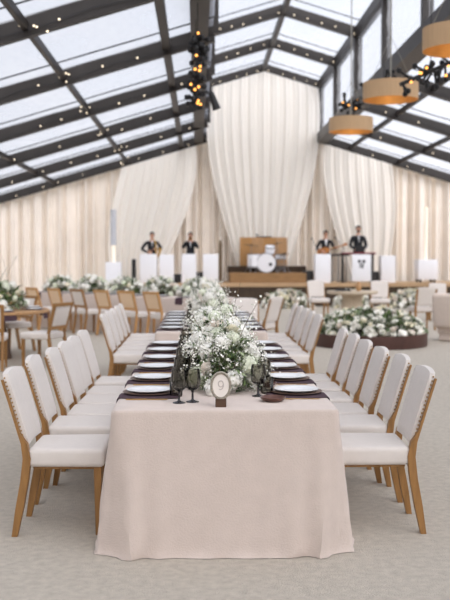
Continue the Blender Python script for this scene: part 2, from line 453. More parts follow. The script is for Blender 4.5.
# place settings -----------------------------------------------------
def mk_plate():
    m_ = MB(); m_.lathe([(0, .008), (.085, .008), (.092, .012), (.122, .02), (.124, .0225), (.121, .0235), (.09, .017), (.082, .0125), (0, .0125)], 40)
    return tag(m_.build('dinner_plate', M['porc']), '-', 'plate')
def mk_charger():
    m_ = MB(); m_.lathe([(0, 0), (.1, 0), (.142, .007), (.145, .0085), (.142, .0105), (.1, .0065), (0, .0065)], 40)
    return tag(m_.build('charger_plate', M['charger']), '-', 'charger plate')
def mk_napkin():   # long axis +x hangs off the table edge at x=+.145
    m_ = MB(); E = .147; top = .002
    prof = [(-.17, .003), (-.1, .002), (.0, .002), (.1, .002), (.13, .002), (.150, .0035), (.158, -.004), (.161, -.02), (.166, -.06), (.17, -.10), (.172, -.125)]
    def fn(u, v, o):
        k = u*(len(prof)-1); i = min(int(k), len(prof)-2); t = k-i
        x = prof[i][0]+(prof[i+1][0]-prof[i][0])*t; z = prof[i][1]+(prof[i+1][1]-prof[i][1])*t
        w = .098-.015*u*u+(.01*math.sin(u*9))
        hang = max(0, x-.14)*25
        return (x+.004*hang*math.sin(v*13)*min(1, hang)+o*(.002 if x > .155 else 0), (v-.5)*2*w, z+o*.003+(.0015*math.sin(v*20) if x < .14 else 0))
    m_.grid(lambda u, v: fn(u, v, 1), 30, 14); m_.grid(lambda u, v: fn(u, 1-v, 0), 30, 14)
    for vv in (0, 1): m_.grid(lambda u, v: fn(u, vv, v), 30, 1)
    for uu in (0, 1): m_.grid(lambda u, v: fn(uu, u, v), 14, 1)
    return tag(m_.build('napkin', M['plum']), '-', 'napkin')
def mk_goblet():
    t = thing('goblet', '-', 'glass')
    m_ = MB(); m_.lathe([(0, .0), (.034, 0), (.034, .003), (.012, .009), (.006, .016), (.0055, .05), (.009, .06), (0, .062)], 20); m_.build('stem', M['smokefoot'], t)
    prof = [(.006, .061), (.02, .065), (.034, .078), (.041, .1), (.042, .12), (.0395, .15), (.0365, .172), (.0355, .172), (.038, .15), (.0405, .12), (.0395, .1), (.033, .08), (.019, .068), (.0, .066)]
    m_ = MB(); n = 48; vs = []; fs = []
    for r, z in prof:
        for k in range(n):
            q = 2*PI*k/n; rr_ = r*(1+.035*math.cos(16*q)*(1 if .07 < z < .15 else .2)); vs.append((rr_*math.cos(q), rr_*math.sin(q), z))
    for i in range(len(prof)-1):
        for k in range(n): fs.append((i*n+k, i*n+(k+1) % n, (i+1)*n+(k+1) % n, (i+1)*n+k))
    m_.add(vs, fs); m_.build('bowl', M['smoke'], t)
    return t
def mk_tumbler():
    m_ = MB(); m_.lathe([(0, 0), (.03, 0), (.034, .01), (.038, .09), (.0365, .09), (.0325, .012), (0, .01)], 24)
    return tag(m_.build('tumbler', M['smoke']), '-', 'glass')
def mk_dish():
    m_ = MB(); m_.lathe([(0, 0), (.04, 0), (.06, .012), (.068, .024), (.066, .026), (.057, .016), (.04, .006), (0, .006)], 32)
    return tag(m_.build('bread_dish', M['brown']), '-', 'dish')
def mk_fork():
    m_ = MB(); m_.beam((-.1, 0, .004), (.04, 0, .006), .007, .003); m_.beam((.04, 0, .006), (.06, 0, .005), .018, .003)
    for k in (-1, 0, 1): m_.beam((.06, k*.0075, .005), (.1, k*.007, .008), .0035, .0025)
    return tag(m_.build('fork', M['gold'], smooth=False), '-', 'fork')
def mk_knife():
    m_ = MB(); m_.beam((-.11, 0, .004), (0, 0, .005), .009, .005); m_.box((.055, 0, .004), (.11, .016, .003), .001, seg=1)
    return tag(m_.build('table_knife', M['gold'], smooth=False), '-', 'knife')
plate, charger, napkin, goblet, tumbler, dish, fork, knife = map(Kind, (mk_plate, mk_charger, mk_napkin, mk_goblet, mk_tumbler, mk_dish, mk_fork, mk_knife))
SP = .55
def setting(tab, side, i, Y, full=True):
    s = -1 if side == 'left' else 1
    w = f"at the {ORD[i]} place along the {tab} table's {side} side"
    X = TX+s*.408; rz = 0 if s > 0 else PI
    napkin((X, Y-.095, TZ), rz, f'dark plum napkin {w}', f'plum napkins on the {tab} table')
    charger((X, Y, TZ+.006), 0, f'dark brown charger under the plate {w}', f'chargers on the {tab} table')
    plate((X, Y, TZ+.006), 0, f'white rimmed dinner plate {w}', f'dinner plates on the {tab} table')
    if not full: 
        goblet((TX+s*.22, Y-.2, TZ), 0, f'smoked glass goblet {w}', f'goblets on the {tab} table')
        return
    fy, ky = (Y+.215, Y-.225) if s < 0 else (Y-.235, Y+.2)
    fork((X+s*.0, fy, TZ), rz+PI, f'gold fork {w}', f'gold forks on the {tab} table')
    knife((X+s*.0, ky, TZ), rz+PI, f'gold knife {w}', f'gold knives on the {tab} table')
    if s < 0:
        goblet((TX-.235, Y-.33, TZ), 0, f'outer smoked goblet {w}', 'goblets on the nearest table')
        goblet((TX-.165, Y-.30, TZ), 1, f'inner smoked goblet {w}', 'goblets on the nearest table')
        tumbler((TX-.255, Y-.1, TZ), 0, f'smoked glass tumbler {w}', 'tumblers on the nearest table')
    else:
        goblet((TX+.19, Y-.11, TZ), 0, f'inner smoked goblet {w}', 'goblets on the nearest table')
        goblet((TX+.235, Y+.12, TZ), 1, f'outer smoked goblet {w}', 'goblets on the nearest table')
        tumbler((TX+.265, Y+.02, TZ), 0, f'smoked glass tumbler {w}', 'tumblers on the nearest table') if False else tumbler((TX+.245, Y-.0, TZ), 0, f'smoked glass tumbler {w}', 'tumblers on the nearest table')
        dish((TX+.255, Y-.29, TZ), 0, f'small round brown bread dish {w}', 'bread dishes on the nearest table')
for i in range(6):
    for side in ('left', 'right'): setting('nearest', side, i, 5.12+.565*i)
for i in range(6):
    for side in ('left', 'right'): setting('second', side, i, 9.68+.55*i, False)

# chairs round the long tables
for i in range(6):
    ly = (5.13, 5.78, 6.25, 6.71, 7.17, 7.76)[i]; lx = (.835, .84, .795, .78, .78, .78)[i]; ry = (5.13, 5.77, 6.25, 6.8, 7.35, 7.88)[i]; rx = (.805, .82, .785, .78, .785, .78)[i]
    chair((TX-lx, ly, 0), R.uniform(-.04, .04), f'cream upholstered chair with oak legs, {ORD[i]} along the left side of nearest table', 'upholstered chairs at the nearest table')
    chair((TX+rx, ry, 0), PI+R.uniform(-.04, .04), f'cream upholstered chair with oak legs, {ORD[i]} along the right side of nearest table', 'upholstered chairs at the nearest table')
for i in range(5):
    chair((TX-.83, 9.95+.57*i, 0), R.uniform(-.04, .04), f'cream upholstered chair, {ORD[i]} along the left side of the second long table', 'upholstered chairs at the second table')
    chair((TX+.83, 9.85+.6*i, 0), PI+R.uniform(-.05, .05), f'cream upholstered chair, {ORD[i]} along the right side of the second long table', 'upholstered chairs at the second table')
chair((PX(246, 13.4), 13.55, 0), -PI/2, 'cream chair at the far head end of the second long table', 'upholstered chairs at the second table')
chair((PX(259, 14.4), 14.5, 0), PI-.6, 'cream upholstered chair standing alone beyond the far right corner of the second table')

# ------------------------------------------------------------------ flowers
def hydrangea_mesh(name, m, seed, n=70):
    rr = random.Random(seed); b = MB()
    for k in range(n):
        z = 1-2*(k+.5)/n; t = k*2.39996; r = math.sqrt(1-z*z)
        d = V((r*math.cos(t), r*math.sin(t), z)); 
        if d.z < -.75: continue
        p = d*(.9+rr.uniform(-.1, .12)); d = (d+V((rr.uniform(-.3, .3), rr.uniform(-.3, .3), rr.uniform(-.3, .3)))).normalized()
        a = d.orthogonal().normalized(); bb = d.cross(a); ph = rr.uniform(0, 6); s = .30
        for q in range(4):
            u = a*math.cos(ph+q*PI/2)+bb*math.sin(ph+q*PI/2); w = d.cross(u)
            b.add([p, p+u*s*.55+w*s*.42+d*.05, p+u*s+d*.02, p+u*s*.55-w*s*.42+d*.05], [(0, 1, 2, 3)])
    b.ball((0, 0, 0), .72, 8, 6)
    return b.mesh(name, m)
def rose_mesh(name, m, seed):
    rr = random.Random(seed); b = MB()
    for ring, (n, r0, tilt, h) in enumerate(((3, .18, .15, .95), (4, .38, .35, .85), (5, .6, .7, .7), (6, .8, 1.15, .5))):
        for k in range(n):
            t = 2*PI*k/n+ring*.7+rr.uniform(-.2, .2); w = 1.25*PI/n
            def fn(u, v):
                a = t+(u-.5)*2*w*(.6+.4*math.sin(PI*min(v+.15, 1)));
                rad = r0*(.35+.65*v**.6)+math.sin(tilt)*.25*v*v; z = -.5+(h+.35)*v-(.12*tilt*v**3)-.12*(u-.5)**2*4*v
                return (rad*math.cos(a), rad*math.sin(a), z*.8)
            b.grid(fn, 4, 3)
    b.ball((0, 0, -.1), .33, 7, 5)
    return b.mesh(name, m)
BL = {'hydrangea': [hydrangea_mesh('hydrangea', M[k], s) for k, s in (('petal', 1), ('petalgr', 2), ('petal', 3))],
      'rose': [rose_mesh('rose', M[k], s) for k, s in (('petal', 1), ('cream', 2), ('petal', 3), ('blush', 4))]}
def leaf(b, p, d, n, L, W, mi):
    d = d.normalized(); s = d.cross(n)
    if s.length < 1e-3: s = d.orthogonal()
    s.normalize(); n = s.cross(d)
    b.add([p, p+d*L*.4+s*W*.5+n*L*.07, p+d*L-n*L*.12, p+d*L*.4-s*W*.5+n*L*.07, p+d*L*.45], [(0, 4, 1), (1, 4, 2), (0, 3, 4), (4, 3, 2)], mi)
def dome(rr, W, L, H, surf):
    """point in a half ellipsoid; surf 0..1 biases to the surface"""
    while True:
        x, y, z = rr.uniform(-1, 1), rr.uniform(-1, 1), rr.uniform(0, 1)
        q = math.sqrt(x*x+y*y+z*z)
        if q > 1e-3 and q <= 1 and q >= surf: return V((x*W, y*L, z*H)), V((x/W, y/L, z/H)).normalized()
def flowers(name, label, cat, loc, rz, W, L, H, blooms, leaves, seed, group=None, sprays=0, tall=0, kind='mix', size=.04, leafsize=.05, shape=None, base=True, airy=0, parent=None, z0=0., tallh=(.12, .3)):
    rr = random.Random(seed); t = parent or thing(name, label, cat, loc, rz, group)
    f = MB(); shape = shape or dome
    for k in range(leaves):
        p, nrm = shape(rr, W, L, H, .35 if rr.random() < .75 else .85)
        d = (nrm+V((rr.gauss(0, .6), rr.gauss(0, .6), rr.gauss(.15, .5))))
        s = leafsize*rr.uniform(.6, 1.3); up = V((rr.gauss(0, .4), rr.gauss(0, .4), 1))
        p.z += z0
        leaf(f, p-d.normalized()*s*.3, d, up, s, s*rr.uniform(.35, .55), rr.choice((0, 0, 1, 1, 2)))
    o = f.build('foliage', [M['leaf'], M['leafdk'], M['leafgy']], t, smooth=False); o['kind'] = 'stuff'
    done = []
    tries = 0
    while len(done) < blooms and tries < blooms*40:
        tries += 1
        p, nrm = shape(rr, W, L, H, .86); p.z += z0
        s = size*rr.uniform(.75, 1.25)
        if any((p-q).length < (s+r_)*.72 for q, r_ in done): continue
        done.append((p, s))
        k = kind if kind != 'mix' else ('hydrangea' if rr.random() < .75 else 'rose')
        q = nrm.to_track_quat('Z', 'Y').to_euler()
        link(k, rr.choice(BL[k]), t, p, (q.x+rr.uniform(-.3, .3), q.y+rr.uniform(-.3, .3), rr.uniform(0, 6)), s*(1.15 if k == 'rose' else 1))
    if sprays:
        b = MB()
        for k in range(sprays):
            p, nrm = shape(rr, W*.9, L*.9, H*.9, .6); p.z += z0
            d = (nrm+V((rr.gauss(0, .35), rr.gauss(0, .35), rr.uniform(.1, .7)))).normalized(); Ls = rr.uniform(.06, .15)
            tip = p+d*Ls
            b.tube([p, (p+tip)/2+V((rr.gauss(0, .008),)*3), tip], .0012, 3, 1, cap=False)
            for q in range(13):
                c = tip+V((rr.gauss(0, .022), rr.gauss(0, .022), rr.gauss(0, .022))); s = rr.uniform(.0045, .009)
                n = V((rr.gauss(0, 1), rr.gauss(-.5, 1), rr.gauss(.3, 1))).normalized(); a = n.orthogonal().normalized(); e = n.cross(a)
                b.add([c+a*s, c+e*s, c-a*s, c-e*s], [(0, 1, 2, 3)], 0)
                if q % 3 == 0: leaf(b, c, n, V((0, 0, 1)), .016, .008, 2)
        o = b.build('blossom_sprays', [M['petal'], M['stem'], M['leafgy']], t, smooth=False); o['kind'] = 'stuff'
    for k in range(tall):
        b = MB(); p, nrm = shape(rr, W*.6, L*.7, H*.8, 0); p.z += z0
        d = V((rr.gauss(0, .3), rr.gauss(0, .3), 1)).normalized(); Lt = rr.uniform(*tallh); pts = []
        bend = V((rr.gauss(.2, .5), rr.gauss(0, .4), 0))
        for q in range(7):
            v = q/6; pts.append(p+d*Lt*v+bend*Lt*.5*v*v)
        b.tube(pts, [.003-.0018*q/6 for q in range(7)], 4, 1)
        for q in range(26):
            v = rr.uniform(.3, 1); i = min(int(v*6), 5); c = pts[i].lerp(pts[i+1], v*6-i)+V((rr.gauss(0, .014), rr.gauss(0, .014), rr.gauss(0, .012)))
            if rr.random() < .5: leaf(b, c, V((rr.gauss(0, 1), rr.gauss(0, 1), rr.uniform(.2, 1))), V((0, 0, 1)), rr.uniform(.02, .035), .013, 2)
            else:
                s = rr.uniform(.005, .01); n = V((rr.gauss(0, 1), -1, .5)).normalized(); a = n.orthogonal().normalized(); e = n.cross(a)
                b.add([c+a*s, c+e*s, c-a*s, c-e*s], [(0, 1, 2, 3)], 0)
        b.build('blossom_branch', [M['petal'], M['twig'], M['leaf']], t, smooth=False)
    return t
def vessel(t, r, h, m='smokefoot'):
    b = MB(); b.lathe([(0, 0), (r*.6, 0), (r*.5, h*.2), (r, h), (r*.94, h), (r*.5, h*.35), (0, h*.3)], 24); b.build('bowl', M[m], t)

grp = 'floral centrepieces on the long tables'
t = flowers('floral_centrepiece', 'big airy white hydrangea and blossom centrepiece behind the table number', 'flower arrangement', (TX+.025, 5.36, TZ), 0, .185, .34, .36, 34, 800, 11, grp, sprays=120, tall=9, size=.05, leafsize=.05, z0=.01, tallh=(.22, .48)); vessel(t, .1, .08)
t = flowers('floral_centrepiece', 'white flower centrepiece in the middle of the nearest long table', 'flower arrangement', (TX, 6.36, TZ), 0, .2, .42, .34, 34, 700, 12, grp, sprays=90, tall=8, size=.054, z0=.01, tallh=(.15, .3)); vessel(t, .1, .08)
t = flowers('floral_centrepiece', 'white flower centrepiece at the far end of the nearest long table', 'flower arrangement', (TX, 7.42, TZ), 0, .2, .42, .34, 32, 600, 13, grp, sprays=80, tall=8, size=.054, z0=.01, tallh=(.15, .32)); vessel(t, .1, .08)
for k, (Y, w) in enumerate(((10.05, 'near end'), (11.1, 'middle'), (12.15, 'far end'))):
    t = flowers('floral_centrepiece', f'white flower centrepiece on the {w} of the second long table', 'flower arrangement', (TX, Y, TZ), 0, .2, .42, .4, 30, 500, 20+k, grp, sprays=60, tall=8, size=.058, leafsize=.06, z0=.01, tallh=(.15, .32)); vessel(t, .1, .08)

# table number ------------------------------------------------------
t = thing('table_number', 'small oval table number 9 in a pewter frame on a wood block', 'table number', (PX(220.8, 4.66), 4.66, TZ), 0)
b = MB(); b.box((0, 0, .021), (.055, .035, .042), .002, seg=1); b.build('block', M['walnut'], t, smooth=False)
def oval(rx, rz_, y, n=48): return [(rx*math.cos(2*PI*k/n), y, .108+rz_*math.sin(2*PI*k/n)) for k in range(n)]
b = MB(); n = 48
rings = [oval(.041, .058, -.006), oval(.043, .06, -.012), oval(.05, .068, -.012), oval(.054, .072, -.004), oval(.054, .072, .006), oval(.04, .057, .006)]
for i in range(len(rings)-1):
    b.add(rings[i]+rings[i+1], [(k, (k+1) % n, n+(k+1) % n, n+k) for k in range(n)])
for k in range(40):
    a = 2*PI*k/40; b.ball((.048*math.cos(a), -.012, .108+.066*math.sin(a)), .0042, 6, 4)
b.build('frame', M['frame'], t)
b = MB(); b.add(oval(.042, .059, -.006), [tuple(range(n))]); b.add(oval(.042, .059, .004), [tuple(range(n))[::-1]]); b.build('card', M['card'], t, smooth=False)
b = MB()
pts = [(.0125*math.cos(a), -.0075, .118+.0155*math.sin(a)) for a in [2*PI*k/20 for k in range(21)]]
b.tube(pts, .0028, 5, cap=False)
b.tube([(.0125, -.0075, .118), (.0125, -.0075, .105), (.008, -.0075, .094), (-.001, -.0075, .088), (-.009, -.0075, .091)], .0028, 5)
b.build('numeral', M['ink'], t)

# ------------------------------------------------------------------ right planter, pedestal table, lounge
PC = V((PX(370, 15.7), 15.7, 0))
t = thing('round_planter', 'low round planter of white roses with a dark wood rim', 'planter', PC)
b = MB(); b.lathe([(.97, 0), (.98, .02), (.98, .22), (.94, .22), (.94, .16)], 64); b.build('rim', M['rimwood'], t)
b = MB(); b.lathe([(0, .17), (.5, .165), (.94, .16)], 48); b.build('soil', M['soil'], t)
flowers('', '', '', None, 0, .97, .97, .42, 100, 2000, 31, kind='rose', size=.06, leafsize=.085, parent=t, z0=.2, sprays=60)
b = MB(); rr = random.Random(5)
for k in range(90):
    p, nrm = dome(rr, .97, .97, .43, .92); p.z += .2
    me = BL['rose'][k % 3]; s = .05
    q = nrm.to_track_quat('Z', 'Y').to_matrix()
    b.add([p+q @ (v.co*s) for v in me.vertices], [tuple(f.vertices) for f in me.polygons])
o = b.build('smaller_roses', M['petal'], t); o['kind'] = 'stuff'

PT = V((PX(353, 20), 20, 0))
t = thing('pedestal_table', 'round stone-coloured table on a flared fluted pedestal behind the rose planter', 'table', PT)
b = MB(); b.lathe([(0, .69), (.5, .69), (.55, .71), (.55, .75), (.54, .76), (0, .76)], 48); b.build('tabletop', M['stone'], t)
b = MB(); vs = []; fs = []; n = 96; prof = [(.32, 0), (.31, .05), (.26, .25), (.22, .45), (.21, .6), (.24, .69)]
for r, z in prof:
    for k in range(n):
        a = 2*PI*k/n; q = r*(1+.04*math.cos(a*24)); vs.append((q*math.cos(a), q*math.sin(a), z))
for i in range(len(prof)-1):
    for k in range(n): fs.append((i*n+k, i*n+(k+1) % n, (i+1)*n+(k+1) % n, (i+1)*n+k))
b.add(vs, fs); b.build('pedestal', M['stone'], t)
b = MB(); b.lathe([(0, 0), (.045, 0), (.06, .05), (.065, .1), (.045, .16), (.03, .18), (.035, .2), (.03, .2), (0, .17)], 20)
tag(b.build('vase', M['tan']), 'small tan vase standing on the round pedestal table', 'vase').location = PT+V((.1, -.2, .76))
b = MB(); b.box((0, 0, .012), (.34, .22, .024), .008); b.box((0, 0, .03), (.28, .17, .02), .006)
tag(b.build('menu_tray', M['black']), 'flat black tray beside the vase on the pedestal table', 'tray').location = PT+V((-.22, -.1, .76))
chair((PX(319, 22.6), 22.6, 0), -PI/2+.12, 'cream chair facing the camera, to the left of the round pedestal table', 'chairs near the round pedestal table', 1.04)
chair((PX(381, 22.2), 22.2, 0), -PI/2-.15, 'cream chair facing the camera, to the right of the round pedestal table', 'chairs near the round pedestal table', 1.04)
chair((PX(423, 19.0), 19.0, 0), PI/2+.1, 'cream chair seen from behind to the right of the rose planter', 'chairs near the round pedestal table')
chair((PX(440, 21.5), 21.5, 0), -PI/2-.2, 'cream chair at the right edge beneath the candle column', 'chairs near the round pedestal table')
# slipper chair at the right edge
t = thing('slipper_chair', 'beige upholstered slipper chair at the right edge beside the planter', 'armchair', (PX(464, 16.4), 16.4, 0), PI/2-.75)
b = MB(); b.box((0, 0, .28), (.62, .66, .32), .06, seg=3); b.build('seat', M['sheergrey'], t)
b = MB(); b.box((0, 0, .55), (.16, .7, .62), .075, seg=3, mx=Matrix.Translation((-.3, 0, 0)) @ Matrix.Rotation(-.12, 4, 'Y')); b.build('backrest', M['sheergrey'], t)
b = MB(); b.box((0, 0, .065), (.6, .58, .13), .02, seg=1); b.build('skirt', M['sheergrey'], t)

# flower beds along the stage front
def longbed(rr, W, L, H, surf):
    return dome(rr, W, L, H, surf)
flowers('flower_bed', 'low bank of cream roses along the stage below the drum kit', 'flower bed', (PX(287, 27), 27, 0), 0, .78, .35, .56, 90, 600, 41, 'rose banks along the stage', kind='rose', size=.075, leafsize=.1)
flowers('flower_bed', 'low bank of cream roses below the keyboard, behind the pedestal table', 'flower bed', (PX(352, 27), 27, 0), 0, .55, .35, .56, 70, 500, 42, 'rose banks along the stage', kind='rose', size=.075, leafsize=.1)
flowers('flower_bed', 'low bank of cream roses at the right end of the stage', 'flower bed', (PX(418, 27), 27, 0), 0, 1.1, .35, .56, 100, 800, 43, 'rose banks along the stage', kind='rose', size=.075, leafsize=.1)

# ------------------------------------------------------------------ left side: round table, diagonal table
TC = V((-3.15, 13.7, 0))
t = thing('round_table', 'round wooden table with a faceted pedestal at the left edge', 'table', TC)
b = MB(); b.lathe([(0, .67), (.92, .67), (.96, .685), (.96, .715), (.95, .725), (0, .725)], 56); b.build('tabletop', M['tan'], t)
b = MB(); b.lathe([(.42, 0), (.3, .67)], 10); b.build('pedestal', M['walnut'], t, smooth=False)
TT = .725
t = flowers('floral_centrepiece', 'wild white and green arrangement with arching twigs on the wooden table', 'flower arrangement', TC+V((.25, -.1, TT)), 0, .42, .4, .4, 26, 700, 51, None, sprays=60, tall=8, size=.055, leafsize=.09, z0=.02, tallh=(.3, .7)); vessel(t, .14, .1)
for k, (a, w) in enumerate(((-.15, 'right edge'), (-.95, 'near edge'), (.62, 'far right edge'))):
    c = TC+V((.78*math.cos(a), .78*math.sin(a), TT))
    napkin(c, a, f'plum napkin hanging off the {w} of the round wooden table', 'napkins on the wooden table')
    plate(c+V((0, 0, .0)), 0, f'white plate set at the {w} of the round wooden table', 'plates on the wooden table')
chair2d((PX(43, 12.7), 12.75, 0), PI-.4, 'oak framed chair seen from behind beside the round wooden table', 'framed chairs')
chair2d((PX(-7, 12.6), 12.4, 0), PI/2+.1, 'oak framed chair cut by the left edge in front of wooden table', 'framed chairs')
chair2d((PX(11, 14.6), 14.75, 0), PI+.8, 'shaded oak framed chair beyond the round wooden table', 'framed chairs')
# diagonal banquet table with a row of chairs
ds = [19.6-.4667*i for i in range(7)]; xs = [25, 46, 68, 91, 115, 139, 165]
P0 = V((PX(xs[0], ds[0]), ds[0], 0)); P1 = V((PX(xs[6], ds[6]), ds[6], 0)); tv = (P1-P0).normalized(); nv = V((-tv.y, tv.x, 0))
fa = math.atan2(nv.y, nv.x)
row = ['leftmost', 'second from the left', 'third from the left', 'fourth from the left', 'fifth from the left', 'sixth from the left', 'rightmost']
for i in range(7):
    p = V((PX(xs[i], ds[i]), ds[i], 0))
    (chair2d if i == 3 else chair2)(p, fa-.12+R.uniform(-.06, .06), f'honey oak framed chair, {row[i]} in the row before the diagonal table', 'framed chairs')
mid = (P0+P1)/2+nv*.82; Ld = (P1-P0).length+1.2
mxd = Matrix.Translation(mid) @ Matrix.Rotation(math.atan2(tv.y, tv.x), 4, 'Z')
cloth('tablecloth', 'white linen tablecloth on the diagonal table behind the oak framed chairs', -Ld/2, Ld/2, -.45, .45, .74, 'tablecloths', flare=.05, seed=9, mx=mxd)
for i in range(7):
    p = V((PX(xs[i], ds[i]), ds[i], 0))+nv*.63; p.z = .74
    q = p-nv*.105
    napkin(q, fa+PI, f'plum napkin hanging before the {row[i]} chair of the diagonal table', 'napkins on the diagonal table')
    plate(q+V((0, 0, .004))+nv*.1, 0, f'white plate facing the {row[i]} chair of the diagonal table', 'plates on the diagonal table')
az = math.atan2(tv.y, tv.x)
for k in range(5):
    c = mid+tv*((k-2)*(Ld/5.2))+nv*.12; c.z = .74
    w = ['left end', 'left middle', 'centre', 'right middle', 'right end'][k]
    t = flowers('floral_centrepiece', f'low white and green flower runner on the {w} of the diagonal table', 'flower arrangement', c, az, .5, .22, .32, 34, 380, 60+k, 'flower runners on the diagonal table', sprays=40, tall=3, size=.06, leafsize=.09, z0=.02); vessel(t, .12, .08)

# ------------------------------------------------------------------ stage
SZ = .7; SY = 28.0
b = MB(); b.box((3.6, (SY+30.36)/2, SZ/2-.03), (12.6, 30.36-SY, SZ-.06)); st = thing('stage', 'low stage with dark skirt and pale front edge', 'stage', (0, 0, 0))
b.build('skirt', M['stagedark'], st, smooth=False)
b = MB(); b.box((3.6, (SY+30.36)/2-.02, SZ-.055), (12.64, 30.36-SY+.04, .11)); b.build('deck', M['stagelip'], st, smooth=False)
t = thing('drum_riser', 'brown wooden drum riser at the middle of the stage', 'riser', (PX(268, 28.5), 28.4, SZ))
b = MB(); b.box((0, .9, .15), (2.34, 1.8, .3), .01, seg=1); b.build('platform', M['stagefront'], t, smooth=False)
b = MB(); b.box((.05, 1.45, .4), (2.5, .6, .2), .01, seg=1); b.build('rear_step', M['stagedark'], t, smooth=False)
RZ = SZ+.3
t = thing('folding_screen', 'folding tan wood screen standing behind the drum kit', 'screen', (PX(263.5, 29.9), 29.85, SZ+.5))
for k in range(4):
    b = MB(); s = 1 if k % 2 else -1
    mxk = Matrix.Translation((-.57+.38*k, 0, .46)) @ Matrix.Rotation(s*.22, 4, 'Z')
    b.box((0, 0, 0), (.39, .03, .92), .004, mx=mxk, seg=1)
    for q in (-.12, 0, .12): b.box((q, -.018, 0), (.09, .01, .84), .003, mx=mxk, seg=1)
    b.build('panel', M['tan' if k % 2 else 'paleoak'], t, smooth=False)
b = MB(); b.box((0, 0, .015), (.5, .06, .03), .005); b.tube([(-.22, 0, .03), (-.22, 0, .07)], .015); b.tube([(.22, 0, .03), (.22, 0, .05)], .015); b.box((-.22, 0, .085), (.09, .07, .03), .005)
tag(b.build('light_bar', M['black']), 'thin black light bar on top of the wood screen', 'light bar').location = (PX(264, 29.85), 29.87, SZ+1.42)
# drums
def drum(name, label, c, r, h, axis, m='white', head='white', rim='grey'):
    t = thing(name, label, 'drum', c); mx = Matrix.Rotation(PI/2, 4, 'X') if axis == 'y' else Matrix()
    b = MB(); b.lathe([(r, -h/2), (r, h/2)], 32, mx=mx); b.build('shell', M[m], t)
    for s in (-1, 1):
        b = MB(); b.lathe([(0, s*h/2), (r*.97, s*h/2)], 32, mx=mx); b.build('drumhead', M[head], t)
        b = MB(); b.lathe([(r*.96, s*h/2+.012), (r*1.03, s*h/2+.012), (r*1.03, s*h/2-.02), (r*.99, s*h/2-.02)], 32, mx=mx); b.build('hoop', M[rim], t)
    return t
DX = PX(266, 28.9)
t = drum('bass_drum', 'white bass drum facing front on the riser', (DX-.0, 28.95, RZ+.31), .3, .4, 'y')
b = MB(); b.lathe([(0, 0), (.055, 0)], 16, mx=Matrix.Rotation(PI/2, 4, 'X'), c=(.13, -.205, -.05)); b.build('port_hole', M['black'], t)
for s in (-1, 1):
    b = MB(); b.tube([(s*.24, -.1, -.15), (s*.36, -.18, -.31)], .012); b.build('spur', M['grey'], t)
t = drum('rack_tom', 'small pearly rack tom mounted above the bass drum', (DX+.13, 28.95, RZ+.72), .15, .2, 'z')
t.rotation_euler = (.35, 0, 0)
b = MB(); b.tube([(0, 0, -.1), (-.02, .02, -.2)], .012); b.build('mount', M['grey'], t)
t = drum('floor_tom', 'white floor tom on three legs left of the bass drum', (PX(253.5, 28.9), 28.9, RZ+.38), .19, .4, 'z')
for k in range(3):
    a = 2*PI*k/3; b = MB(); b.tube([(.2*math.cos(a), .2*math.sin(a), .05), (.21*math.cos(a), .21*math.sin(a), -.37)], .01); b.build('leg', M['grey'], t)
t = drum('snare_drum', 'shallow snare drum on a stand right of the bass drum', (PX(281, 28.9), 29.0, RZ+.5), .17, .13, 'z')
for k in range(3):
    a = 2*PI*k/3; b = MB(); b.tube([(.1*math.cos(a), .1*math.sin(a), -.07), (0, 0, -.25), (.18*math.cos(a), .18*math.sin(a), -.49)], .009); b.build('leg', M['grey'], t)
def cymbal(label, x, y, r, Y, tilt):
    z = PZ(y, Y)-RZ; t = thing('cymbal', label, 'cymbal', (PX(x, Y), Y, RZ), 0, 'cymbals')
    b = MB(); b.lathe([(0, .035), (.04, .03), (.05, .015), (r, -.012), (r, -.022), (.05, .01)], 32, mx=Matrix.Translation((0, 0, z)) @ Matrix.Rotation(tilt, 4, 'Y')); b.build('plate', M['copper'], t)
    b = MB(); b.tube([(0, 0, .25), (0, 0, z)], .011); b.build('pole', M['grey'], t)
    for k in range(3):
        a = 2*PI*k/3+.5; b = MB(); b.tube([(0, 0, .3), (.22*math.cos(a), .22*math.sin(a), .012)], .01); b.build('leg', M['grey'], t)
cymbal('large bronze crash cymbal on a stand above the floor tom', 251, 245, .27, 29.25, .1)
cymbal('bronze ride cymbal on a stand at the right above the snare', 277, 243.5, .22, 29.3, -.25)
cymbal('low hi-hat cymbal on a stand right of the snare', 284.5, 253.5, .17, 28.75, 0)

# plinths and candle columns
def plinth(x0, x1, ytop, Y, label, bulge=0):
    w = (x1-x0)/F*Y; X = PX((x0+x1)/2, Y); h = PZ(ytop, Y)-SZ
    b = MB(); b.box((0, 0, h/2), (w, .42, h), .012, seg=2)
    if bulge: b.v = [(x*(1+bulge*max(0, .6-z/h)), y, z) for x, y, z in b.v]
    o = b.build('plinth', M['white']); o.location = (X, Y, SZ); tag(o, label, 'plinth', 'white plinths on the stage'); return o
plinth(140.5, 157, 254, 28.5, 'white box plinth in front of the saxophone player')
plinth(160, 174, 254.5, 28.6, 'white box plinth between the saxophone and trumpet players')
plinth(182, 196, 254, 28.5, 'white box plinth in front of the trumpet player', .12)
plinth(203, 218, 254, 28.5, 'white box plinth to the right of the trumpet player')
plinth(314.5, 330, 254, 28.45, 'white box plinth in front of the guitarist')
plinth(380.5, 395, 255.5, 28.7, 'white box plinth to the right of the keyboard player')
